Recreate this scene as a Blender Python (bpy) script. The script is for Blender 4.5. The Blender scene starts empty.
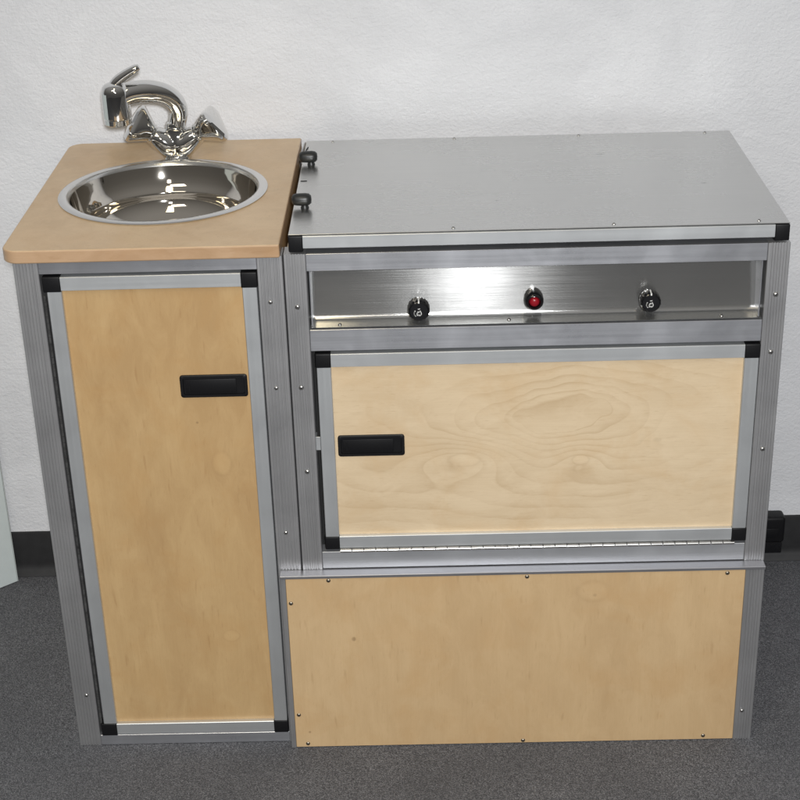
import bpy, bmesh, math, random
from mathutils import Vector, Matrix
random.seed(4)
S = bpy.context.scene
COL = S.collection
PI = math.pi

# ------------------------------------------------------------------ object helpers
WORG = {}
def reg(o, w): WORG[o.name] = Vector(w)

def thing(name, loc, label, cat, group=None):
    o = bpy.data.objects.new(name, None); COL.objects.link(o)
    o.location = loc; o.empty_display_size = .05
    o['label'] = label; o['category'] = cat
    if group: o['group'] = group
    reg(o, loc)
    return o

def obj(name, bm, mat, parent=None, smooth=None, label=None, centre=None):
    """link the bmesh (given in world coordinates) as one mesh object; origin at its centre"""
    bmesh.ops.recalc_face_normals(bm, faces=bm.faces[:])
    if centre is None:
        xs = [v.co for v in bm.verts]
        mn = Vector([min(v[i] for v in xs) for i in range(3)]); mx = Vector([max(v[i] for v in xs) for i in range(3)])
        c = (mn+mx)/2
    else: c = Vector(centre)
    bmesh.ops.translate(bm, verts=bm.verts[:], vec=-c)
    me = bpy.data.meshes.new(name); bm.to_mesh(me); bm.free()
    if not isinstance(mat, (list, tuple)): mat = [mat]
    for m in mat: me.materials.append(m)
    o = bpy.data.objects.new(name, me); COL.objects.link(o)
    if parent is not None:
        o.parent = parent; o.location = c-WORG[parent.name]
    else: o.location = c
    reg(o, c)
    if smooth is not None:
        for p in me.polygons: p.use_smooth = True
        if smooth < 179:
            me.set_sharp_from_angle(angle=math.radians(smooth))
    if label: o['label'] = label
    return o

def copy_part(src, vec, parent=None):
    """copy of a childless part, moved by vec"""
    o = src.copy(); COL.objects.link(o)
    w = WORG[src.name]+Vector(vec)
    p = parent or src.parent
    o.parent = p; o.location = w-WORG[p.name]
    reg(o, w)
    return o

def box(bm, x0, x1, y0, y1, z0, z1, bev=0.0006, seg=1, mi=0):
    t = bmesh.new()
    r = bmesh.ops.create_cube(t, size=1)
    for v in t.verts:
        v.co = Vector((x0 if v.co.x < 0 else x1, y0 if v.co.y < 0 else y1, z0 if v.co.z < 0 else z1))
    if bev: bmesh.ops.bevel(t, geom=t.edges[:], offset=bev, segments=seg, affect='EDGES', profile=.5)
    for f in t.faces: f.material_index = mi
    merge(bm, t)

def merge(bm, t, M=None):
    if M is not None: bmesh.ops.transform(t, matrix=M, verts=t.verts[:])
    me = bpy.data.meshes.new('tmp'); t.to_mesh(me); t.free()
    bm.from_mesh(me); bpy.data.meshes.remove(me)

def B(*a, **k):
    bm = bmesh.new(); box(bm, *a, **k); return bm

def prism(bm, poly, axis, a0, a1, bev=0):
    """extrude a polygon; axis 'z': poly in xy; 'x': poly in yz; 'y': poly in xz"""
    def P(p, a):
        if axis == 'z': return (p[0], p[1], a)
        if axis == 'x': return (a, p[0], p[1])
        return (p[0], a, p[1])
    t = bmesh.new()
    A = [t.verts.new(P(p, a0)) for p in poly]; Bv = [t.verts.new(P(p, a1)) for p in poly]
    n = len(poly)
    t.faces.new(A); t.faces.new(Bv[::-1])
    for i in range(n): t.faces.new((A[i], A[(i+1) % n], Bv[(i+1) % n], Bv[i]))
    bmesh.ops.recalc_face_normals(t, faces=t.faces[:])
    if bev:
        es = [e for e in t.edges if abs(abs((e.verts[0].co-e.verts[1].co).normalized()['xyz'.index(axis)])-1) > .01]
        bmesh.ops.bevel(t, geom=es, offset=bev, segments=3, affect='EDGES', profile=.5)
    merge(bm, t)

def lathe(bm, prof, n=48, M=None, fn=None):
    """profile of (r, z) turned about z"""
    t = bmesh.new(); rings = []
    for r, z in prof:
        if r < 1e-6: rings.append([t.verts.new((0, 0, z))])
        else:
            rings.append([t.verts.new((r*(fn(2*PI*i/n, r, z) if fn else 1)*math.cos(2*PI*i/n),
                                       r*(fn(2*PI*i/n, r, z) if fn else 1)*math.sin(2*PI*i/n), z)) for i in range(n)])
    for a, b in zip(rings, rings[1:]):
        for i in range(n):
            j = (i+1) % n
            if len(a) == 1 and len(b) == 1: continue
            if len(a) == 1: t.faces.new((a[0], b[i], b[j]))
            elif len(b) == 1: t.faces.new((a[i], a[j], b[0]))
            else: t.faces.new((a[i], a[j], b[j], b[i]))
    merge(bm, t, M)

def catmull(pts, k=8):
    out = []
    P = [pts[0]]+list(pts)+[pts[-1]]
    for i in range(1, len(P)-2):
        for s in range(k):
            t = s/k; p0, p1, p2, p3 = P[i-1], P[i], P[i+1], P[i+2]
            out.append(tuple(.5*(2*p1[q]+(p2[q]-p0[q])*t+(2*p0[q]-5*p1[q]+4*p2[q]-p3[q])*t*t+(3*p1[q]-p0[q]-3*p2[q]+p3[q])*t**3) for q in range(len(p1))))
    out.append(tuple(pts[-1])); return out

def tube(bm, pts, n=20, k=8, cap=True, flat=1.0):
    """pts: (x,y,z,r) spline"""
    L = catmull(pts, k) if k > 1 else pts
    t = bmesh.new(); rings = []; up = None
    for i, p in enumerate(L):
        a = Vector(L[max(0, i-1)][:3]); b = Vector(L[min(len(L)-1, i+1)][:3]); d = (b-a).normalized()
        if up is None:
            up = Vector((0, 1, 0)) if abs(d.y) < .9 else Vector((1, 0, 0))
        s = d.cross(up).normalized(); up = s.cross(d).normalized()
        c = Vector(p[:3])
        rings.append([t.verts.new(c+p[3]*(math.cos(2*PI*j/n)*s*flat+math.sin(2*PI*j/n)*up)) for j in range(n)])
    for a, b in zip(rings, rings[1:]):
        for j in range(n): t.faces.new((a[j], a[(j+1) % n], b[(j+1) % n], b[j]))
    if cap: t.faces.new(rings[0]); t.faces.new(rings[-1])
    bmesh.ops.recalc_face_normals(t, faces=t.faces[:])
    merge(bm, t)

def align(d):
    return Vector(d).to_track_quat('Z', 'Y').to_matrix().to_4x4()

# ------------------------------------------------------------------ materials
class N:
    def __init__(s, name):
        s.m = bpy.data.materials.new(name); s.m.use_nodes = True
        s.t = s.m.node_tree; s.n = s.t.nodes; s.l = s.t.links
        s.b = s.n['Principled BSDF']
        s.tc = s.n.new('ShaderNodeTexCoord')
    def new(s, ty, **k):
        x = s.n.new(ty)
        for a, v in k.items(): setattr(x, a, v)
        return x
    def link(s, a, b): s.l.new(a, b)
    def put(s, sock, v):
        if hasattr(v, 'is_output') or hasattr(v, 'links'): s.l.new(v, sock)
        else: sock.default_value = v
    def mapv(s, scale=(1, 1, 1), loc=(0, 0, 0), rot=(0, 0, 0), src=None):
        m = s.new('ShaderNodeMapping'); m.inputs['Scale'].default_value = scale
        m.inputs['Location'].default_value = loc; m.inputs['Rotation'].default_value = rot
        s.link(src or s.tc.outputs['Object'], m.inputs['Vector']); return m.outputs['Vector']
    def noise(s, vec, scale, detail=3, rough=.55, dist=0):
        x = s.new('ShaderNodeTexNoise'); x.inputs['Scale'].default_value = scale
        x.inputs['Detail'].default_value = detail; x.inputs['Roughness'].default_value = rough
        x.inputs['Distortion'].default_value = dist
        s.link(vec, x.inputs['Vector']); return x.outputs['Fac']
    def math(s, op, a, b=None, c=None, clamp=False):
        x = s.new('ShaderNodeMath', operation=op, use_clamp=clamp)
        s.put(x.inputs[0], a)
        if b is not None: s.put(x.inputs[1], b)
        if c is not None: s.put(x.inputs[2], c)
        return x.outputs[0]
    def ramp(s, fac, stops, interp='LINEAR'):
        r = s.new('ShaderNodeValToRGB'); r.color_ramp.interpolation = interp
        e = r.color_ramp.elements
        while len(e) < len(stops): e.new(.5)
        for i, (p, c) in enumerate(stops):
            e[i].position = p; e[i].color = (c if len(c) == 4 else tuple(c)+(1,)) if hasattr(c, '__len__') else (c, c, c, 1)
        s.link(fac, r.inputs[0]); return r.outputs[0]
    def mix(s, fac, a, b, mode='MIX'):
        x = s.new('ShaderNodeMix', data_type='RGBA', blend_type=mode)
        s.put(x.inputs[0], fac)
        for sock, v in ((x.inputs[6], a), (x.inputs[7], b)):
            if isinstance(v, tuple): sock.default_value = v if len(v) == 4 else v+(1,)
            else: s.link(v, sock)
        return x.outputs[2]
    def maprange(s, v, a, b, c, d):
        x = s.new('ShaderNodeMapRange'); s.link(v, x.inputs[0])
        for i, q in enumerate((a, b, c, d)): x.inputs[i+1].default_value = q
        return x.outputs[0]
    def bump(s, h, strength, dist):
        x = s.new('ShaderNodeBump'); x.inputs['Strength'].default_value = strength
        x.inputs['Distance'].default_value = dist; s.link(h, x.inputs['Height'])
        s.link(x.outputs[0], s.b.inputs['Normal']); return x
    def set(s, **k):
        names = dict(color='Base Color', metal='Metallic', rough='Roughness', spec='Specular IOR Level',
                     aniso='Anisotropic', tangent='Tangent', coat='Coat Weight', coatr='Coat Roughness')
        for a, v in k.items():
            sock = s.b.inputs[names[a]]
            if isinstance(v, tuple): sock.default_value = v+(1,) if (a == 'color' and len(v) == 3) else v
            else: s.put(sock, v)
        return s

def metal(name, col, rough, grain='x', gs=1.0, blot=.25, aniso=0.0, tan=None, bumps=.15, var=.1, mt=1.0, spots=(), rv=1.0, brush=None):
    n = N(name)
    st = {'x': (6, 500, 500), 'z': (500, 500, 6), 'y': (500, 6, 500)}[grain]
    g = n.noise(n.mapv(tuple(v*gs for v in st)), 1, 2, .6)
    bl = n.noise(n.mapv((9, 9, 9)), 1, 4, .6, .6)
    sc = n.noise(n.mapv(tuple(v*.35 for v in st), rot=(.02, .03, .02)), 1, 3, .7)
    f = n.math('MULTIPLY_ADD', bl, blot, 1-blot/2)
    f2 = n.math('MULTIPLY_ADD', g, var*2, 1-var)
    f3 = n.math('MULTIPLY', f, f2)
    c = n.mix(1.0, col, n.new('ShaderNodeCombineColor').outputs[0], 'MULTIPLY')
    cc = c.node.inputs[7].links[0].from_node
    for i in range(3): n.link(f3, cc.inputs[i])
    if spots:
        sp = n.new('ShaderNodeSeparateXYZ'); n.link(n.tc.outputs['Object'], sp.inputs[0])
        for (x, y, rx, ry) in spots:
            dx = n.math('MULTIPLY', n.math('SUBTRACT', sp.outputs[0], x), 1/rx); dy = n.math('MULTIPLY', n.math('SUBTRACT', sp.outputs[1], y), 1/ry)
            d2 = n.math('ADD', n.math('ADD', n.math('MULTIPLY', dx, dx), n.math('MULTIPLY', dy, dy)), n.math('MULTIPLY', n.noise(n.mapv((300, 300, 300)), 1, 2), .8))
            c = n.mix(n.maprange(d2, .4, 1.3, .45, 0), c, (.2, .2, .2))
    n.set(color=c, metal=mt)
    r = n.math('MULTIPLY_ADD', bl, .18*rv, rough-.09*rv)
    r = n.math('MULTIPLY_ADD', sc, .12*rv, n.math('SUBTRACT', r, .06*rv), clamp=True)
    n.set(rough=r)
    if aniso:
        n.set(aniso=aniso)
        cx = n.new('ShaderNodeCombineXYZ')
        for i, v in enumerate(tan): cx.inputs[i].default_value = v
        n.link(cx.outputs[0], n.b.inputs['Tangent'])
    if brush: n.bump(n.noise(n.mapv(brush[:3]), 1, 2, .6), 1.0, brush[3])
    else: n.bump(g, bumps, .0004)
    return n.m

def wood(name, light, dark, grain='z', contour=.35, cfreq=11., cscale=2.2, knots=(), seed=0., mott=.5, rough=.38, centre=None, grainamt=.5, spec=.4, flecks=.95, warpk=.22, jit=3.0):
    """rotary-cut birch plywood. knots: (x, z, rx, rz, strength, darkness) in object space"""
    n = N(name)
    st = (1, 1, .28) if grain == 'z' else (.38, 1, 1)
    v = n.mapv((1, 1, 1), loc=(seed, seed*.7, seed*1.3))
    warp = n.noise(v, 5, 3, .55)
    vs = n.mapv(st, loc=(seed*2.1, 0, seed))
    base = n.noise(vs, cscale*2.2, 2, .5, .35)
    sep = n.new('ShaderNodeSeparateXYZ'); n.link(n.tc.outputs['Object'], sep.inputs[0])
    field = n.math('MULTIPLY_ADD', warp, warpk, base)
    kmask = None; kdark = None
    def blob(x, z, rx, rz, jitter=.0):
        dx = n.math('MULTIPLY', n.math('SUBTRACT', sep.outputs[0], x), 1/rx)
        dz = n.math('MULTIPLY', n.math('SUBTRACT', sep.outputs[2], z), 1/rz)
        d2 = n.math('ADD', n.math('MULTIPLY', dx, dx), n.math('MULTIPLY', dz, dz))
        if jitter:
            d2 = n.math('ADD', d2, n.math('MULTIPLY', n.math('SUBTRACT', warp, .5), jitter))
        return d2
    if centre:
        for (x, z, rx, rz, amp) in centre:       # broad cathedral ovals
            d2 = blob(x, z, rx, rz, jit)
            field = n.math('ADD', field, n.math('MULTIPLY', n.math('SQRT', n.math('MAXIMUM', d2, 0.0)), amp))
    for (x, z, rx, rz, amp, dk) in knots:
        d2 = blob(x, z, rx*3.2, rz*3.2)
        g = n.math('POWER', 2.718, n.math('MULTIPLY', d2, -1.0))
        field = n.math('MULTIPLY_ADD', g, amp, field)
    ph = n.math('MULTIPLY', field, cfreq)
    fr = n.math('FRACT', ph)
    line = n.ramp(fr, [(0, 0.), (.55, .12), (.86, .75), (.93, 1.), (1., 0.)])
    lnoise = n.noise(n.mapv((1, 1, 1), loc=(3, seed, 1)), 6, 2, .5)
    lamt = n.math('MULTIPLY', n.math('MULTIPLY', line, contour), n.maprange(lnoise, .35, .7, .05, 1.6), clamp=True)
    fs = (420, 420, 9) if grain == 'z' else (9, 420, 420)
    fib = n.noise(n.mapv(fs), 1, 3, .65)
    fl = n.noise(n.mapv((160, 160, 22) if grain == 'z' else (22, 160, 160), loc=(seed, 2, 5)), 1, 2, .5)
    mo = n.noise(n.mapv((7, 7, 2.2) if grain == 'z' else (2.2, 7, 7), loc=(seed*3, 1, 2)), 1, 4, .6, .4)
    mid = tuple((a+b)/2 for a, b in zip(light, dark))
    c = n.mix(n.maprange(mo, .35, .68, 0, mott*1.7), light, mid)
    c = n.mix(lamt, c, dark)
    c = n.mix(n.math('MULTIPLY', n.maprange(fib, .35, .75, 0, 1), grainamt), c, mid)
    c = n.mix(n.math('MULTIPLY', n.ramp(fl, [(0, 0.), (.64, 0.), (.74, 1.), (1, 1.)]), flecks*.5), c, dark)
    for (x, z, rx, rz, amp, dk) in knots:
        d2 = blob(x, z, rx, rz, 2.2)
        core = n.ramp(d2, [(0, 1.), (.5, .55), (1., 0.)])
        rim = n.ramp(n.math('MULTIPLY', d2, .5), [(0, 0.), (.28, 0.), (.45, 1.), (.62, .15), (1., 0.)])
        kc = tuple(q*.42 for q in dark)
        c = n.mix(n.math('MULTIPLY', core, max(dk, 0)), c, kc)
        if dk < 0: c = n.mix(n.math('MULTIPLY', core, -dk), c, tuple(min(1, q*1.12) for q in light))
        c = n.mix(n.math('MULTIPLY', rim, .16), c, tuple(q*.8 for q in dark))
    iso = n.noise(n.mapv((30, 30, 11) if grain == 'z' else (11, 30, 30), loc=(1, seed, 4)), 1, 6, .72, .8)
    c = n.mix(n.maprange(iso, .42, .66, 0, .38), c, tuple(min(1, q*w_) for q, w_ in zip(light, (1.10, 1.12, 1.16))))
    iso2 = n.noise(n.mapv((12, 12, 12), loc=(seed, 9, 4)), 1, 5, .65, .5)
    c = n.mix(n.maprange(iso2, .48, .72, 0, .4), c, tuple(q*w_ for q, w_ in zip(mid, (1.02, .92, .78))))
    pore = n.noise(n.mapv((900, 900, 60) if grain == 'z' else (60, 900, 900)), 1, 1, .5)
    c = n.mix(n.ramp(pore, [(0, 0.), (.66, 0.), (.76, .45), (1, .45)]), c, dark)
    n.set(color=c, rough=n.math('MULTIPLY_ADD', fib, .12, rough-.06), spec=spec, coat=.15, coatr=.3)
    n.bump(n.math('MULTIPLY_ADD', fib, .6, lamt), .12, .0003)
    return n.m

def plain(name, col, rough=.5, metal_=0., spec=.5, coat=0., bump=None, var=0.):
    n = N(name)
    if var:
        q = n.noise(n.mapv((1, 1, 1)), 60, 3, .6)
        c = n.mix(n.maprange(q, .3, .7, 0, 1), tuple(v*(1-var) for v in col), tuple(min(1, v*(1+var)) for v in col))
        n.set(color=c)
    else: n.set(color=col)
    n.set(rough=rough, metal=metal_, spec=spec, coat=coat)
    if bump: n.bump(n.noise(n.mapv((1, 1, 1)), bump[0], 2, .6), bump[1], bump[2])
    return n.m

M = {}
M['post'] = metal('mill_finish_extrusion', (.47, .47, .475), .44, 'z', blot=.18, bumps=.12, var=.10, mt=.80)
M['rail'] = metal('aluminium_rail', (.56, .57, .60), .30, 'x', blot=.34, bumps=.05, aniso=.55, tan=(0, 0, 1), mt=.85)
M['lowrail'] = metal('aluminium_low_rail', (.50, .51, .53), .5, 'x', blot=.3, bumps=.08, mt=.8)
M['ledge'] = metal('dull_ledge_trim', (.36, .36, .38), .42, 'x', blot=.2, bumps=.1, mt=.85)
M['bar'] = metal('satin_edge_trim', (.70, .72, .73), .42, 'x', blot=.10, bumps=.05, var=.03, mt=.78)
M['barv'] = metal('satin_edge_trim_upright', (.64, .66, .67), .44, 'z', blot=.10, bumps=.05, var=.03, mt=.78)
M['panel'] = metal('brushed_steel_panel', (.56, .56, .55), .135, 'x', blot=.12, aniso=1.0, tan=(0, 0, 1), var=.04, mt=.90, rv=.15, brush=(1.2, 1.2, 1700, .000045))
M['lid'] = metal('stainless_lid', (.61, .61, .60), .29, 'x', blot=.13, bumps=.04, aniso=.3, tan=(0, 1, 0), var=.03, spots=[(.120, .112, .008, .004), (.254, -.043, .006, .0035), (-.05, -.1, .004, .002), (.02, .06, .003, .002)])
M['chrome'] = plain('chrome', (.74, .74, .73), .05, 1.0)
M['steel'] = plain('polished_basin_steel', (.68, .64, .58), .05, 1.0)
n_ = N('basin_lip_steel'); n_.set(color=(.70, .70, .69), metal=1., rough=.24); M['lip'] = n_.m
M['zinc'] = plain('zinc_screw', (.62, .61, .59), .28, 1.0)
M['brass'] = plain('dull_screw', (.34, .30, .24), .42, 1.0)
M['black'] = plain('black_plastic', (.006, .006, .007), .48, 0, .28, bump=(900, .1, .0004))
M['gloss'] = plain('gloss_black', (.006, .006, .007), .12, 0, .5, .4)
M['rubber'] = plain('black_rubber', (.016, .017, .017), .38, 0, .45, bump=(500, .2, .0005))
M['dark'] = plain('shade_black', (.010, .010, .010), .8)  # near-black colour standing in for shade inside cabinets, gaps and recesses
M['seal'] = plain('grey_foam_seal', (.05, .05, .05), .9, bump=(1500, 1., .001), var=.6)
M['white'] = plain('white_print', (.78, .78, .76), .5)
M['red'] = plain('red_button', (.26, .006, .014), .3, 0, .4, .2)
M['edge'] = wood('plywood_edge', (.52, .35, .215), (.34, .2, .10), 'x', .25, 9, 3, seed=5, mott=.8)
M['ctop'] = wood('birch_countertop', (.63, .465, .285), (.44, .295, .16), 'z', .12, 6, 1.4, seed=2.2, mott=.75, rough=.4, grainamt=.35)
M['doorL'] = wood('birch_tall_door', (.53, .362, .178), (.36, .212, .092), 'z', .13, 6, 1.5, seed=7.4, mott=.8, rough=.36,
                  knots=[(.075, .09, .016, .022, .12, -.5), (.045, .157, .0025, .0022, .02, .7), (.068, -.21, .012, .01, .05, -.4)])
M['doorR'] = wood('birch_wide_door', (.685, .545, .365), (.44, .305, .165), 'x', .36, 10., 1.1, seed=3.1, mott=.4, rough=.4, grainamt=.35, flecks=.35, warpk=.10, jit=1.3,
                  centre=[(.035, .055, .20, .075, .40)],
                  knots=[(-.105, -.018, .024, .011, .42, -.35), (.065, -.022, .012, .008, .2, -.5), (.175, .008, .006, .003, .06, .15)])
M['base'] = wood('birch_base_panel', (.59, .418, .230), (.42, .268, .132), 'z', .10, 6, 1.3, seed=11.3, mott=.6, rough=.42, grainamt=.4,
                 knots=[(-.245, .046, .0035, .004, .05, .75), (.120, .116, .004, .0035, .08, .6), (.118, .122, .03, .022, .05, -.35), (-.321, -.127, .0022, .0022, .0, .8)])
# carpet: grey loop pile, salt and pepper
n = N('carpet_loop_pile')
v = n.mapv((1, 1, 1))
vo = n.new('ShaderNodeTexVoronoi'); vo.inputs['Scale'].default_value = 760; n.link(v, vo.inputs['Vector'])
b = n.noise(v, 380, 2, .6); cc = n.noise(v, 5, 4, .6)
sc_ = n.new('ShaderNodeSeparateColor'); n.link(vo.outputs['Color'], sc_.inputs[0])
f = n.math('MULTIPLY_ADD', sc_.outputs[0], .6, n.math('MULTIPLY', b, .4))
c = n.ramp(f, [(.15, (.060, .061, .066)), (.42, (.125, .127, .137)), (.62, (.185, .187, .200)), (.86, (.33, .335, .355))])
c = n.mix(n.maprange(cc, .35, .7, 0, .35), c, (.084, .086, .094))
n.set(color=c, rough=.95, spec=.12); n.bump(n.math('SUBTRACT', b, n.math('MULTIPLY', vo.outputs['Distance'], .8)), .8, .0025)
M['carpet'] = n.m
# painted wall, roller stipple
n = N('painted_wall_stipple')
a = n.noise(n.mapv((1, 1, 1.15)), 170, 4, .65); b = n.noise(n.mapv((.9, 1, 1.2)), 48, 4, .65, .6)
cc = n.noise(n.mapv((1, 1, 1.6)), 3.2, 5, .65, .6)
c = n.mix(n.maprange(cc, .38, .64, 0, 1), (.722, .73, .752), (.645, .653, .675))
sp_ = n.noise(n.mapv((1, 1, 1)), 260, 2, .5)
c = n.mix(n.ramp(sp_, [(0, 0.), (.66, 0.), (.73, .5), (1, .5)]), c, (.56, .56, .58))
n.set(color=c, rough=n.maprange(cc, .35, .65, .42, .6), spec=.3); n.bump(n.math('MULTIPLY_ADD', b, .9, a), .62, .0030)
M['wall'] = n.m
M['cove'] = plain('vinyl_cove_base', (.020, .020, .021), .55, 0, .35, var=.15)
M['board'] = plain('white_melamine', (.58, .64, .64), .45, var=.02)
M['melaedge'] = plain('board_edge_band', (.50, .54, .53), .5)

# ------------------------------------------------------------------ setting
def struct(o):
    o['kind'] = 'structure'; return o
WY = .5255
bm = bmesh.new()
bmesh.ops.create_grid(bm, x_segments=2, y_segments=2, size=1)
for v_ in bm.verts: v_.co = Vector((v_.co.x*5+.5, -3+v_.co.y*3.6, 0))
struct(obj('floor', bm, M['carpet'], centre=(0, 0, 0)))
bm = B(-4.5, 5.5, WY, WY+.12, -.02, 2.7, bev=0)
wall = struct(obj('wall', bm, M['wall'], centre=(0, WY, 0)))
bm = bmesh.new()
prism(bm, [(WY-.0005, .0005), (WY-.015, .0005), (WY-.0142, .003), (WY-.008, .009), (WY-.0045, .016), (WY-.0035, .024), (WY-.0035, .088), (WY-.0025, .0912), (WY-.0005, .0915)], 'x', -4.4, 5.4)
obj('baseboard', bm, M['cove'], wall, 30)

# ------------------------------------------------------------------ shared part builders
def ribbed_post(x0, x1, y0, y1, z0, z1, name='post', parent=None, ribs=6, dep=.0014):
    """extruded corner profile, vertical ribs on its front face"""
    w = (x1-x0); p = [(x0, y1), (x0, y0+.0008), (x0+.0008, y0)]
    m = .0035; span = w-2*m; pitch = span/ribs
    for i in range(ribs):
        a = x0+m+i*pitch
        p += [(a+pitch*.12, y0), (a+pitch*.26, y0+dep), (a+pitch*.62, y0+dep), (a+pitch*.76, y0)]
    p += [(x1-.0008, y0), (x1, y0+.0008), (x1, y1)]
    bm = bmesh.new(); prism(bm, p, 'z', z0, z1)
    return obj(name, bm, M['post'], parent)

def screw_mesh(bm, c, d, r=.0032, h=.0016):
    lathe(bm, [(0, h), (r*.45, h*.92), (r*.85, h*.55), (r, 0), (r, -.0005)], 16, Matrix.Translation(c) @ align(d))
    t = bmesh.new()
    for a in (0, PI/2):
        q = bmesh.new(); box(q, -r*.55, r*.55, -r*.09, r*.09, h*.86, h*1.04, bev=0); bmesh.ops.transform(q, matrix=Matrix.Rotation(a+.4, 4, 'Z'), verts=q.verts[:])
        for f in q.faces: f.material_index = 1
        merge(t, q)
    merge(bm, t, Matrix.Translation(c) @ align(d))

def screws(parent, pts, d=(0, -1, 0), mat='zinc', r=.0032):
    first = None
    for p in pts:
        if first is None:
            bm = bmesh.new(); screw_mesh(bm, Vector(p), d, r)
            first = obj('screw', bm, [M[mat], M['dark']], parent, 40, centre=p); base = Vector(p)
        else: copy_part(first, Vector(p)-base, parent)

def latch(parent, x0, x1, z0, z1, y):
    """flush slam latch: bezel plate, recess, pull flap"""
    def rr(x0, x1, z0, z1, r, n=5):
        P = []
        for cx, cz, a0 in ((x1-r, z1-r, 0), (x0+r, z1-r, PI/2), (x0+r, z0+r, PI), (x1-r, z0+r, 1.5*PI)):
            P += [(cx+r*math.cos(a0+i*PI/2/n), cz+r*math.sin(a0+i*PI/2/n)) for i in range(n+1)]
        return P
    o = rr(x0, x1, z0, z1, .004); i1 = rr(x0+.005, x1-.005, z0+.005, z1-.005, .0025)
    bm = bmesh.new(); n_ = len(o)
    rings = [[bm.verts.new((p[0], y+.0005, p[1])) for p in o],
             [bm.verts.new((p[0], y-.0022, p[1])) for p in o],
             [bm.verts.new((p[0]+(i[0]-p[0])*.25, y-.0032, p[1]+(i[1]-p[1])*.25)) for p, i in zip(o, i1)],
             [bm.verts.new((p[0]+(i[0]-p[0])*.85, y-.0032, p[1]+(i[1]-p[1])*.85)) for p, i in zip(o, i1)],
             [bm.verts.new((p[0], y-.0004, p[1])) for p in i1]]
    for a, b_ in zip(rings, rings[1:]):
        for k in range(n_): bm.faces.new((a[k], a[(k+1) % n_], b_[(k+1) % n_], b_[k]))
    bm.faces.new(rings[-1])
    L = obj('latch', bm, M['black'], parent, 35)
    bm = bmesh.new()
    box(bm, x0+.007, x1-.016, y-.0022, y-.0005, z0+.0065, z1-.0065, bev=.0008, seg=2)
    box(bm, x0+.012, x0+.014, y-.0027, y-.002, z0+.010, z1-.010, bev=.0002)
    obj('pull_flap', bm, M['black'], parent if WORG.get(L.name) is None else L, 40)
    return L

def framed_door(parent, name, x0, x1, z0, z1, wbar, mat, capw, label, inset=0.0):
    """plywood leaf with four satin edge trims and black corner caps"""
    yp = .0075
    bm = B(x0+inset+wbar*.5, x1-wbar*.5, yp, yp+.009, z0+wbar*.5, z1-wbar*.5, bev=0)
    door = obj(name, bm, mat, parent, label=label)
    def lbar(horiz, a0, a1, e0, e1, outer_low):
        # trim: front web and an outer flange going back
        bm = bmesh.new()
        if horiz:
            poly = [(0.0, e0), (0.0, e1), (yp-.0004, e1), (yp-.0004, e0)]
            poly = [(0.0008, e0), (0, e0+.0008), (0, e1-.0008), (.0008, e1), (yp-.0003, e1), (yp-.0003, e0)]
            prism(bm, poly, 'x', a0, a1)
            zz = (e0, e0+.0016) if outer_low else (e1-.0016, e1)
            box(bm, a0, a1, yp-.0002, .019, zz[0]+.0002, zz[1]-.0002, bev=0)
            return obj('frame_bar', bm, M['bar'], door)
        poly = [(e0, .0008), (e0+.0008, 0), (e1-.0008, 0), (e1, .0008), (e1, yp-.0003), (e0, yp-.0003)]
        prism(bm, poly, 'z', a0, a1)
        xx = (e0, e0+.0016) if outer_low else (e1-.0016, e1)
        box(bm, xx[0]+.0002, xx[1]-.0002, yp-.0002, .019, a0, a1, bev=0)
        return obj('frame_bar', bm, M['barv'], door)
    c = capw
    lbar(True, x0+c+inset*.6, x1-c, z1-wbar, z1, False); lbar(True, x0+c+inset*.6, x1-c, z0, z0+wbar, True)
    lbar(False, z0+c, z1-c, x0+inset, x0+inset+wbar, True); lbar(False, z0+c, z1-c, x1-wbar, x1, False)
    e = .0012
    first = None
    for sx in (0, 1):
        for sz in (0, 1):
            xa, xb = (x0-e, x0+c+inset*.6) if sx == 0 else (x1-c, x1+e)
            za, zb = (z0-e, z0+c) if sz == 0 else (z1-c, z1+e)
            bm = bmesh.new(); box(bm, xa, xb, -.0014, .0188, za, zb, bev=.0016, seg=3)
            obj('corner_cap', bm, M['black'], door, 40)
    return door

# ------------------------------------------------------------------ LEFT: tall sink cabinet
H = .82; BD = .478
sink = thing('sink_cabinet', (.185, .24, 0), 'tall narrow plywood cabinet with a round steel sink and chrome tap in its top', 'sink cabinet')
ribbed_post(0, .0342, 0, .034, 0.0005, H, parent=sink)
ribbed_post(.3345, .3697, 0, .034, 0.0005, H, parent=sink)
ribbed_post(0, .0342, BD-.034, BD, 0.0005, H, parent=sink)
ribbed_post(.3345, .3697, BD-.034, BD, 0.0005, H, parent=sink)
obj('rail', B(.0344, .3343, .0008, .03, .8008, H-.0002), M['rail'], sink)
obj('rail', B(.0344, .3343, .0004, .03, .001, .0195), M['rail'], sink)
obj('side_panel', B(.003, .009, .0345, BD-.0345, .004, H-.001, bev=0), M['base'], sink)
obj('side_panel', B(.361, .367, .0345, BD-.0345, .004, H-.001, bev=0), M['base'], sink)
obj('back_panel', B(.0345, .334, BD-.02, BD-.014, .004, H-.001, bev=0), M['base'], sink)
obj('interior_shade_sheet', B(.0095, .3605, .0305, .0345, .004, .640, bev=0), M['dark'], sink)  # black sheet behind the door, paints the unlit interior
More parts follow.
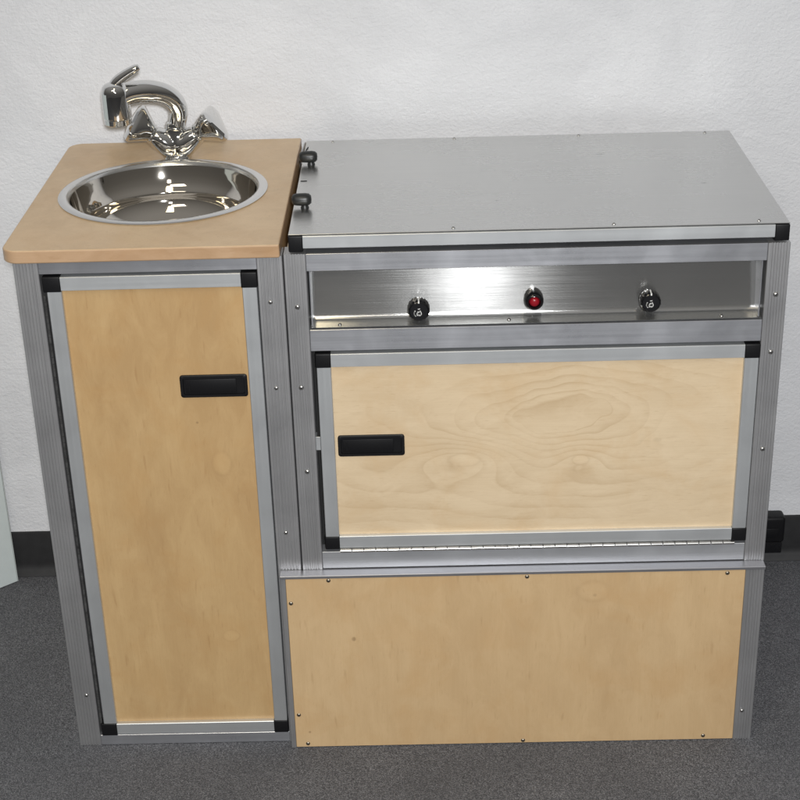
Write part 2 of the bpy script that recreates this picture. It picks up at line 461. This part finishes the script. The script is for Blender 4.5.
# door
doorL = framed_door(sink, 'door', .0385, .3325, .0205, .7962, .0202, M['doorL'], .0215, None, .0036)
bm = bmesh.new()                                              # piano hinge along the hinge side
box(bm, .0352, .0385, .006, .0085, .0405, .765, bev=0)
z = .041
while z < .764:
    lathe(bm, [(0, 0), (.0019, 0), (.0019, .0098), (0, .0098)], 10, Matrix.Translation((.0371, .0045, z))); z += .0104
obj('hinge', bm, M['seal'], doorL)
latch(doorL, .2130, .3090, .6065, .6412, .0075)
screws(sink, [(.3500, .0003, .752), (.3500, .0003, .383), (.0205, .0003, .097), (.3500, .0003, .6205)])
# countertop with round cut-out and radiused left corners
CX, CY, RO = .1765, .2400, .1555
def countertop():
    x0, x1, y0, y1, z0, z1 = -.0140, .3677, -.0080, .505, H, .8387
    rl, rr_, RH, e = .024, .0025, RO-.012, .003
    def outline(off):
        P = []
        for cx, cy, r, a0 in ((x1-rr_, y1-rr_, rr_, 0), (x0+rl, y1-rl, rl, 90), (x0+rl, y0+rl, rl, 180), (x1-rr_, y0+rr_, rr_, 270)):
            m = 14
            for k in range(m+1):
                a = math.radians(a0+90*k/m); q = max(r-off, .0002)
                P.append((cx+q*math.cos(a)+(r-off-q)*0, cy+q*math.sin(a)))
            # points along the straight side
            n2 = {0: ((x0+rl, y1-off), (x1-rr_, y1-off)), 90: ((x0+off, y0+rl), (x0+off, y1-rl)),
                  180: ((x1-rr_, y0+off), (x0+rl, y0+off)), 270: ((x1-off, y1-rr_), (x1-off, y0+rr_))}[a0]
            (bx, by), (ax, ay) = n2
            for k in range(1, 24): P.append((ax+(bx-ax)*k/24, ay+(by-ay)*k/24))
        return P
    bm = bmesh.new()
    e = .0019
    O = outline(0); I = outline(e*.9); I2 = outline(e*.35)
    n = len(O)
    C = []
    for p in O:
        a = math.atan2(p[1]-CY, p[0]-CX); C.append((CX+RH*math.cos(a), CY+RH*math.sin(a)))
    rings = []
    for P, z in ((C, z0), (I, z0), (I2, z0+e*.35), (O, z0+e), (O, z1-e), (I2, z1-e*.35), (I, z1), (C, z1)):
        rings.append([bm.verts.new((p[0], p[1], z)) for p in P])
    for i in range(len(rings)):
        a, b_ = rings[i], rings[(i+1) % len(rings)]
        for k in range(n):
            f = bm.faces.new((a[k], a[(k+1) % n], b_[(k+1) % n], b_[k]))
            f.material_index = 1 if i in (2, 3, 4) else 0
    return bm
def grain_y(mat):  # lay the birch texture on a horizontal sheet
    return mat
ct = obj('countertop', countertop(), [M['ctop'], M['edge']], sink, 28)
# basin
bm = bmesh.new()
zt = .8387
prof = [(RO, zt+.0004), (RO+.0006, zt+.0016), (RO-.001, zt+.0030), (RO-.006, zt+.0040), (RO-.011, zt+.0036), (RO-.0145, zt+.0016), (RO-.0165, zt-.003)]
lathe(bm, prof, 96, Matrix.Translation((CX, CY, 0)))
basin = obj('basin_rim', bm, M['lip'], sink, 60)
bm = bmesh.new()
prof = [(RO-.0163, zt-.0025), (RO-.0180, zt-.009), (RO-.0205, zt-.018), (RO-.0240, zt-.028), (RO-.0285, zt-.037), (RO-.0315, zt-.0405)]
R1 = RO-.0325
for i in range(0, 15):
    a = i/15*PI/2
    prof.append((.028+(R1-.028)*math.cos(a), zt-.0425-.0595*math.sin(a)))
prof += [(.028, zt-.1020), (.024, zt-.1045)]
lathe(bm, prof, 96, Matrix.Translation((CX, CY, 0)))
bowl = obj('basin_bowl', bm, M['steel'], sink, 45)
bm = bmesh.new()
lathe(bm, [(.024, zt-.1045), (.022, zt-.1065), (.010, zt-.1075), (0, zt-.1075)], 32, Matrix.Translation((CX, CY, 0)))
for k in range(6):
    a = k*PI/3; lathe(bm, [(0, .0004), (.0028, .0004)], 12, Matrix.Translation((CX+.013*math.cos(a), CY+.013*math.sin(a), zt-.1070)))
obj('drain', bm, M['zinc'], bowl, 40)

# tap
TX, TY, TZ = .1763, .4090, .8389
bm = bmesh.new()
lathe(bm, [(0, 0), (.0225, 0), (.0232, .0015), (.0232, .003), (.0215, .0040), (.0190, .006), (.0188, .016), (.0190, .026), (.0182, .034), (.0162, .044), (.0150, .052), (.0140, .060), (0, .061)], 40,
      Matrix.Translation((TX, TY, TZ)))
for s in (-1, 1):
    tube(bm, [(TX-s*.004, TY, TZ+.014, .0150), (TX+s*.010, TY-.002, TZ+.021, .0205), (TX+s*.023, TY-.004, TZ+.031, .0190), (TX+s*.036, TY-.005, TZ+.0405, .0150)], 24, 6)
tap = obj('faucet', bm, M['chrome'], sink)
md = tap.modifiers.new('remesh', 'REMESH'); md.mode = 'VOXEL'; md.voxel_size = .0010; md.use_smooth_shade = True
md = tap.modifiers.new('smooth', 'SMOOTH'); md.factor = .8; md.iterations = 22
def collar(c, d, r, h):
    bm = bmesh.new()
    lathe(bm, [(r*.8, -h), (r, -h), (r*1.03, -h*.7), (r*1.03, h*.7), (r, h), (r*.8, h)], 40, Matrix.Translation(c) @ align(d))
    obj('collar', bm, M['chrome'], tap, 40)
collar(Vector((.1775, .409, .8895)), (.1, 0, 1), .0162, .0022)
# handles: three-sided flared crystals
def handle(s):
    d = Vector((s*.84, -.10, .54)).normalized()
    o = Vector((TX+s*.036, TY-.0045, TZ+.041))
    def fn(a, r, z):
        t = min(1, max(0, z/.030)); q = (a+PI/3) % (2*PI/3)-PI/3
        pol = .5/math.cos(abs(abs(q)-0) if abs(q) < PI/3 else PI/3)
        pol = min(1.0, pol*1.42)
        return 1+(pol*1.22-1)*t
    bm = bmesh.new()
    prof = [(0, -.006), (.0115, -.006), (.0130, .001), (.0165, .006), (.0225, .018), (.0272, .0285), (.0280, .0315), (.0270, .0355), (.0225, .0390), (.010, .0408), (0, .0415)]
    rot = Matrix.Rotation(PI/2 if s > 0 else -PI/2, 4, 'Z')
    lathe(bm, prof, 60, Matrix.Translation(o) @ align(d) @ rot, fn)
    h = obj('handle', bm, M['chrome'], tap, 32)
    collar(o+d*.0015, d, .0150, .0016)
    return h
handle(-1); handle(1)
bm = bmesh.new()
tube(bm, [(.1775, .409, .8870, .0140), (.1810, .4085, .9000, .0140), (.1840, .407, .9120, .0145), (.1838, .404, .9230, .0150), (.1775, .398, .9370, .0158), (.1640, .389, .9490, .0165),
          (.1430, .378, .9560, .0172), (.1200, .368, .9565, .0172), (.1050, .3620, .9520, .0168)], 32, 10)
obj('spout', bm, M['chrome'], tap, 60)
bm = bmesh.new()
hx, hy = .0965, .360
lathe(bm, [(0, .9115), (.0160, .9115), (.0170, .9100), (.0195, .9102), (.0208, .9115), (.0212, .9190), (.0204, .9198), (.0204, .9208), (.0216, .9216), (.0216, .9560), (.0210, .9630), (.0190, .9690), (.0150, .9730), (.0080, .9755), (0, .9762)], 48,
      Matrix.Translation((hx, hy, 0)))
obj('spray_head', bm, M['chrome'], tap, 35)
bm = bmesh.new()
tube(bm, [(.0950, .360, .9690, .0100), (.1010, .360, .9765, .0102), (.1100, .360, .9835, .0096), (.1215, .360, .9905, .0086), (.1320, .360, .9960, .0074), (.1370, .360, .9985, .0048)], 20, 8, flat=.85)
obj('lever', bm, M['chrome'], tap, 60)

# ------------------------------------------------------------------ RIGHT LOWER: base box
base = thing('base_cabinet', (.70, .24, 0), 'low wide plywood base box on the carpet carrying the stove cabinet', 'base cabinet')
BX0, BX1, BH = .3387, 1.0610, .3185
obj('front_panel', B(.3462, 1.0328, -.0160, -.0025, .0015, .3128, bev=.0006), M['base'], base)
bm = bmesh.new(); prism(bm, [(BX0, -.0165), (BX0+.0072, -.0165), (BX0+.0072, -.0015), (BX0, -.0015)], 'z', .0008, .3128)
obj('edge_trim', bm, M['post'], base)
ribbed_post(1.0330, BX1, -.0165, -.0015, .0008, .3128, parent=base, ribs=5)
bm = bmesh.new()
prism(bm, [(-.0178, .3132), (-.0186, .3140), (-.0186, .3177), (-.0178, .3185), (.46, .3185), (.46, .3132)], 'x', BX0-.0003, BX0+.0315)
prism(bm, [(-.0178, .3132), (-.0186, .3140), (-.0186, .3177), (-.0178, .3185), (.46, .3185), (.46, .3132)], 'x', .3722, BX1+.0004)
bm.free(); bm = bmesh.new()
poly = [(-.0178, .3132), (-.0186, .3140), (-.0186, .3177), (-.0178, .3185), (-.0012, .3185), (-.0012, .3132)]
prism(bm, poly, 'x', BX0-.0003, BX1+.0004)
box(bm, .3722, BX1+.0004, -.0008, .46, .3134, .3183, bev=0)
obj('top_ledge', bm, M['ledge'], base)
ribbed_post(.3722, .402, .426, .46, .0008, .3128, parent=base)
ribbed_post(1.0330, BX1, .426, .46, .0008, .3128, parent=base)
obj('side_panel', B(.374, .380, -.0010, .4255, .003, .3125, bev=0), M['base'], base)
obj('side_panel', B(1.053, 1.059, -.0010, .4255, .003, .3125, bev=0), M['base'], base)
screws(base, [(.4105, -.0160, .3085), (.7075, -.0160, .3080), (1.006, -.0160, .3070)], mat='brass', r=.0034)
screws(base, [(.3522, -.0160, .2695), (.3530, -.0160, .0635), (.3645, -.0160, .0080), (.7035, -.0160, .0062), (.9863, -.0160, .0085)], mat='brass', r=.0034)
screws(base, [(1.0440, -.0165, .0552)])

# ------------------------------------------------------------------ RIGHT UPPER: stove cabinet
stove = thing('stove_cabinet', (.717, .22, .3186), 'wide stove cabinet with steel lid, control knobs and drop-down plywood door on the base box', 'stove cabinet')
U0, U1, Z0, Z1, UB = .3718, 1.0627, .3188, .8219, .445
ribbed_post(U0, .4020, -.0006, .030, Z0, Z1, parent=stove)
ribbed_post(1.0325, U1, -.0006, .030, Z0, Z1, parent=stove)
ribbed_post(U0, .4020, UB-.03, UB, Z0, Z1, parent=stove)
ribbed_post(1.0325, U1, UB-.03, UB, Z0, Z1, parent=stove)
obj('rail', B(.4022, 1.0323, .0004, .024, .7962, Z1-.0004), M['rail'], stove)
obj('rail', B(.4022, 1.0323, .0008, .024, .6762, .7085), M['rail'], stove)
obj('rail', B(.4022, 1.0323, .0008, .024, Z0+.0008, .3482), M['lowrail'], stove)
obj('side_panel', B(.375, .381, .0305, UB-.0305, Z0+.002, Z1-.001, bev=0), M['doorR'], stove)
obj('side_panel', B(1.053, 1.059, .0305, UB-.0305, Z0+.002, Z1-.001, bev=0), M['doorR'], stove)
obj('back_panel', B(.4025, 1.032, UB-.02, UB-.014, Z0+.002, Z1-.001, bev=0), M['doorR'], stove)
bm = bmesh.new()
box(bm, .4028, 1.0318, .0245, .028, Z0+.002, .70, bev=0)
obj('interior_shade_sheet', bm, M['dark'], stove)  # added black sheet so the inside reads as shade through the door gaps
# control panel: upright sheet with a curved turn into a forward flange, end flanges
bm = bmesh.new()
yb = .0285; pl = [(yb+.0120, .7975)]
rb = .009
pl += [(yb, .7125+rb)]
for k in range(1, 6):
    a = k/5*PI/2
    pl.append((yb-rb+rb*math.cos(a), .7125+rb-rb*math.sin(a)))
pl += [(.0028, .7112)]
th = [(p[0]+.0012, p[1]-.0012) for p in pl][::-1]
prism(bm, pl+th, 'x', .4030, 1.0315)
cp = obj('control_panel', bm, M['panel'], stove, 30)
bm = bmesh.new()
box(bm, .4050, .4066, .006, .0385, .7120, .7958, bev=.0003)
obj('end_flange', bm, M['rail'], cp)
bm = bmesh.new()
box(bm, 1.0262, 1.0280, .0030, .0385, .7122, .7958, bev=.0003)
obj('end_flange', bm, M['rail'], cp)
screws(cp, [(.4442, .0100, .7122), (.6810, .0135, .7125), (.9770, .0100, .7122)], d=(0, 0, 1), r=.0028)

def ribbon(bm, pts, w, y):
    """flat printed stroke on a vertical face (x,z points)"""
    for (a, b_) in zip(pts, pts[1:]):
        d = Vector((b_[0]-a[0], b_[1]-a[1])); L = d.length; d /= L; nn = Vector((-d.y, d.x))*w/2; d *= w*.3
        q = [(a[0]-d.x+nn.x, a[1]-d.y+nn.y), (b_[0]+d.x+nn.x, b_[1]+d.y+nn.y), (b_[0]+d.x-nn.x, b_[1]+d.y-nn.y), (a[0]-d.x-nn.x, a[1]-d.y-nn.y)]
        vs = [bm.verts.new((p[0], y, p[1])) for p in q]; vb = [bm.verts.new((p[0], y+.0003, p[1])) for p in q]
        bm.faces.new(vs)
        for i in range(4): bm.faces.new((vs[i], vs[(i+1) % 4], vb[(i+1) % 4], vb[i]))
def gas_knob(x, z, r, yf=.0005):
    bm = bmesh.new()
    Mx = Matrix.Translation((x, .0282, z)) @ align((0, -1, 0))
    L = .0282-yf
    def fn(a, rr, zz): return 1-.035*(math.cos(16*a) > .35) if rr > r*.9 and zz < L-.002 else 1
    lathe(bm, [(0, -.006), (r*.62, -.006), (r*.62, .006), (r*.8, .0075), (r*.97, .0095), (r, .012), (r*.99, L-.0028), (r*.93, L-.0010), (r*.84, L), (r*.80, L-.0008), (0, L-.0008)], 96, Mx, fn)
    k = obj('control_knob', bm, M['gloss'], cp, 35)
    bm = bmesh.new()
    box(bm, x-.0011, x+.0009, yf-.0007, .0150, z+r*.80, z+r*1.012, bev=.0002)
    obj('pointer_mark', bm, M['white'], k)
    s = r/.0152
    bm = bmesh.new(); yy = yf+.0004
    arc = [(x-.0048*s+.0020*s*(1-math.cos(t))*1.0, z-.0028*s+.0048*s*math.sin(t)) for t in [i*.26-1.05 for i in range(9)]]
    arc = [(x-.0064*s+.0030*s*(1-math.cos(t)), z-.0026*s+.0044*s*math.sin(t)) for t in [i*.26-1.2 for i in range(9)]]
    ribbon(bm, arc, .0014*s, yy)
    fl = [(-.0016, -.0062), (-.0028, -.0040), (-.0022, -.0020), (-.0008, .0002), (-.0004, -.0020), (.0008, -.0006), (.0016, .0010), (.0028, -.0012), (.0034, -.0036), (.0022, -.0058), (.0006, -.0064), (-.0002, -.0048)]
    ribbon(bm, [(x+a*s, z+b_*s) for a, b_ in fl], .0011*s, yy)
    ribbon(bm, [(x-.0012*s, z+.0034*s), (x+.0014*s, z+.0037*s)], .0009*s, yy)
    obj('flame_symbol', bm, M['white'], k)
    return k
gas_knob(.5553, .7328, .0153)
gas_knob(.8768, .7372, .0144)
bm = bmesh.new()                                               # igniter
Mx = Matrix.Translation((.7160, .0282, .7400)) @ align((0, -1, 0))
lathe(bm, [(0, -.006), (.0120, -.006), (.0132, .002), (.0134, .012), (.0128, .0185), (.0112, .0222), (.0088, .0232), (.0080, .0215), (.0078, .0150), (0, .0150)], 64, Mx)
ig = obj('igniter_button', bm, M['gloss'], cp, 50)
bm = bmesh.new()
lathe(bm, [(0, .0238), (.0030, .0236), (.0056, .0225), (.0070, .0200), (.0074, .0160)], 40, Mx)
obj('button_cap', bm, M['red'], ig, 60)

# drop-down door
doorR = framed_door(stove, 'door', .4090, 1.0318, .3545, .6712, .0202, M['doorR'], .0205, None)
bm = bmesh.new()
x = .4300
box(bm, .4290, 1.0105, .0012, .0036, .3490, .3535, bev=0)
i = 0
while x < 1.008:
    w = .0178
    lathe(bm, [(0, 0), (.0027, 0), (.0027, w-.0014), (0, w-.0014)], 12, Matrix.Translation((x, -.0012, .3508)) @ align((1, 0, 0))); x += w; i += 1
obj('hinge', bm, M['zinc'], doorR, 40)
latch(doorR, .4335, .5300, .5060, .5398, .0075)
bm = bmesh.new()
box(bm, .4025, .4085, .004, .0060, .5180, .5395, bev=.0004)
box(bm, .4020, .4033, .004, .0200, .5180, .5395, bev=.0003)
obj('strike_plate', bm, M['bar'], stove)
screws(stove, [(.3872, -.0003, .744), (.3856, -.0003, .6205), (.3872, -.0003, .485), (1.0480, -.0003, .7461), (1.0475, -.0003, .6593), (1.0470, -.0003, .506)], r=.0036)

# lid
LX0, LX1, LB, LZ = .3800, 1.0600, .4476, .8500
bm = bmesh.new()
box(bm, LX0+.004, LX1-.004, .0075, LB-.002, .8265, LZ-.0014, bev=0)
box(bm, LX0+.02, LX1-.02, .03, LB-.03, Z1-.02, .8264, bev=0)
lid_core = obj('lid', bm, M['dark'], stove)  # inset core coloured black for the shade in the gap below the lid
bm = bmesh.new()
box(bm, LX0, LX1, .0006, LB, LZ-.0012, LZ, bev=.0004)
obj('top_sheet', bm, M['lid'], lid_core)
bm = bmesh.new()
prism(bm, [(.0006, .8295), (-.0004, .8305), (-.0004, .8465), (.0006, .8476), (.0070, .8476), (.0070, .8295)], 'x', .3985, 1.0430)
obj('frame_bar', bm, M['bar'], lid_core)
for xa in (LX0+.0008, LX1-.0212+.0025):
    xb = xa+.0185
    bm = bmesh.new(); box(bm, xa-.0012, xb+.0002, -.0018, .0180, .8250, .8484, bev=.0018, seg=3)
    obj('corner_cap', bm, M['black'], lid_core, 40)
for xa, xb in ((LX0+.0006, LX0+.0040), (LX1-.0040, LX1-.0006)):
    obj('side_bar', B(xa, xb, .0186, LB-.001, .8295, .8482), M['barv'], lid_core)
screws(lid_core, [(.6048, .0120, LZ), (.8230, .0120, LZ), (1.0200, .0120, LZ), (.6179, .4400, LZ), (.8172, .4400, LZ), (1.0189, .4380, LZ), (.4229, .4380, LZ)], d=(0, 0, 1), r=.0030)
def lid_knob(x, y):
    bm = bmesh.new()
    # rubber bumper: oval head lying along x on a short foot
    Mx = Matrix.Translation((x-.013, y, LZ+.0125)) @ align((1, 0, 0))
    lathe(bm, [(0, -.003), (.0045, -.0028), (.0074, -.0010), (.0086, .0030), (.0090, .010), (.0090, .017), (.0082, .0215), (.0055, .0245), (0, .0252)], 32, Mx)
    k = obj('lid_knob', bm, M['rubber'], lid_core, 60)
    bm = bmesh.new()
    lathe(bm, [(.0060, 0), (.0058, .0015), (.0040, .0050), (.0040, .0095)], 24, Matrix.Translation((x+.002, y, LZ+.0001)))
    obj('stem', bm, M['rubber'], k, 60)
lid_knob(.3925, .3190); lid_knob(.3945, .1130)
bm = bmesh.new()
tube(bm, [(.3830, .375, LZ+.0008, .0008), (.3822, .392, LZ+.0010, .0008), (.3850, .408, LZ+.0012, .0008)], 8, 6)
obj('wire', bm, M['black'], lid_core, 60)
bm = bmesh.new(); box(bm, .3830, .3925, .2350, .2368, LZ+.0001, LZ+.0008, bev=0)
obj('slot', bm, M['dark'], lid_core)

# ------------------------------------------------------------------ things beside the furniture
bm = bmesh.new()
d = Vector((-.765, -.644, 0)); nrm = Vector((-d.y, d.x, 0)); o = Vector((-.2085, .4960, .0015))
L, T, Hh = .62, .018, .92
for (m_i, a0, a1) in ((0, .0012, L), (1, 0, .001)):
    t = bmesh.new(); box(t, a0, a1, 0, T, 0, Hh, bev=.0008 if m_i == 0 else 0, mi=m_i)
    merge(bm, t, Matrix.Translation(o) @ Matrix(((d.x, nrm.x*-1, 0, 0), (d.y, nrm.y*-1, 0, 0), (0, 0, 1, 0), (0, 0, 0, 1))))
o_ = obj('white_board', bm, [M['board'], M['melaedge']])
o_['label'] = 'plain pale board standing on the carpet against the wall at far left'; o_['category'] = 'board'

ad = thing('power_adapter', (1.193, .505, .0), 'small black plastic box against the dark baseboard behind the stove cabinet', 'plastic box')
bm = bmesh.new(); box(bm, 1.150, 1.2185, .490, .5215, .052, .1060, bev=.006, seg=4)
body = obj('body', bm, M['black'], ad, 50)
bm = bmesh.new(); box(bm, 1.150, 1.2160, .4935, .5200, .0285, .0518, bev=.0015, seg=2)
obj('lower_block', bm, M['gloss'], ad, 50)
bm = bmesh.new(); box(bm, 1.162, 1.207, .4880, .4905, .064, .084, bev=.001, seg=2)
obj('raised_plate', bm, M['black'], body, 50)
bm = bmesh.new(); tube(bm, [(1.180, .506, .030, .003), (1.176, .503, .012, .003), (1.160, .495, .0035, .003), (1.10, .480, .0034, .003), (1.04, .482, .0034, .003)], 10, 6)
obj('cable', bm, M['rubber'], ad, 60)

# ------------------------------------------------------------------ camera
cam_d = bpy.data.cameras.new('camera'); cam = bpy.data.objects.new('camera', cam_d); COL.objects.link(cam)
Rm = [[0.99963822, 0.0030421, -0.0267242], [0.02278098, 0.43245612, 0.90136714], [-0.01429909, 0.90164985, -0.43223037]]
Cc = (0.55763467, -2.03533057, 1.57342972)
cam.matrix_world = Matrix(((Rm[0][0], Rm[1][0], -Rm[2][0], Cc[0]), (Rm[0][1], Rm[1][1], -Rm[2][1], Cc[1]), (Rm[0][2], Rm[1][2], -Rm[2][2], Cc[2]), (0, 0, 0, 1)))
cam_d.sensor_width = 36; cam_d.sensor_fit = 'HORIZONTAL'; cam_d.lens = 1584.0691/800*36
cam_d.clip_start = .05; cam_d.clip_end = 60
S.camera = cam

# ------------------------------------------------------------------ light
def area(name, loc, target, sx, sy, power, col, spread=180):
    l = bpy.data.lights.new(name, 'AREA'); l.shape = 'RECTANGLE'; l.size = sx; l.size_y = sy
    l.energy = power; l.color = col; l.spread = math.radians(spread)
    o = bpy.data.objects.new(name, l); COL.objects.link(o); o.location = loc
    o.rotation_euler = (Vector(target)-Vector(loc)).to_track_quat('-Z', 'Y').to_euler()
    return o
area('key_light', (.745, -2.85, 1.90), (.45, .2, .5), .12, .12, 86, (.975, .987, 1))
area('ceiling_light', (.15, -1.2, 2.62), (.15, -1.2, 0), .3, 1.1, 6, (1, .86, .58))
area('ceiling_light', (-.35, -1.9, 2.62), (-.35, -1.9, 0), .9, .5, 9, (1, .93, .80))
area('ceiling_light', (.2, -3.2, 2.62), (.2, -3.2, 0), .25, .8, 9, (1, .93, .82))
W = bpy.data.worlds.new('World'); S.world = W; W.use_nodes = True
nt = W.node_tree; bg = nt.nodes['Background']
tc = nt.nodes.new('ShaderNodeTexCoord'); sp = nt.nodes.new('ShaderNodeSeparateXYZ'); nt.links.new(tc.outputs['Generated'], sp.inputs[0])
rp = nt.nodes.new('ShaderNodeValToRGB'); nt.links.new(sp.outputs[2], rp.inputs[0])
e = rp.color_ramp.elements; e[0].position = 0; e[0].color = (.115, .11, .105, 1); e[1].position = .9; e[1].color = (.50, .485, .465, 1)
k = e.new(.25); k.color = (.205, .195, .18, 1)
nt.links.new(rp.outputs[0], bg.inputs[0]); bg.inputs[1].default_value = .55

S.view_settings.view_transform = 'Standard'; S.view_settings.look = 'None'
S.view_settings.exposure = 0; S.view_settings.gamma = 1
S.render.engine = 'CYCLES'
S.cycles.max_bounces = 8; S.cycles.sample_clamp_indirect = 6; S.cycles.use_denoising = True
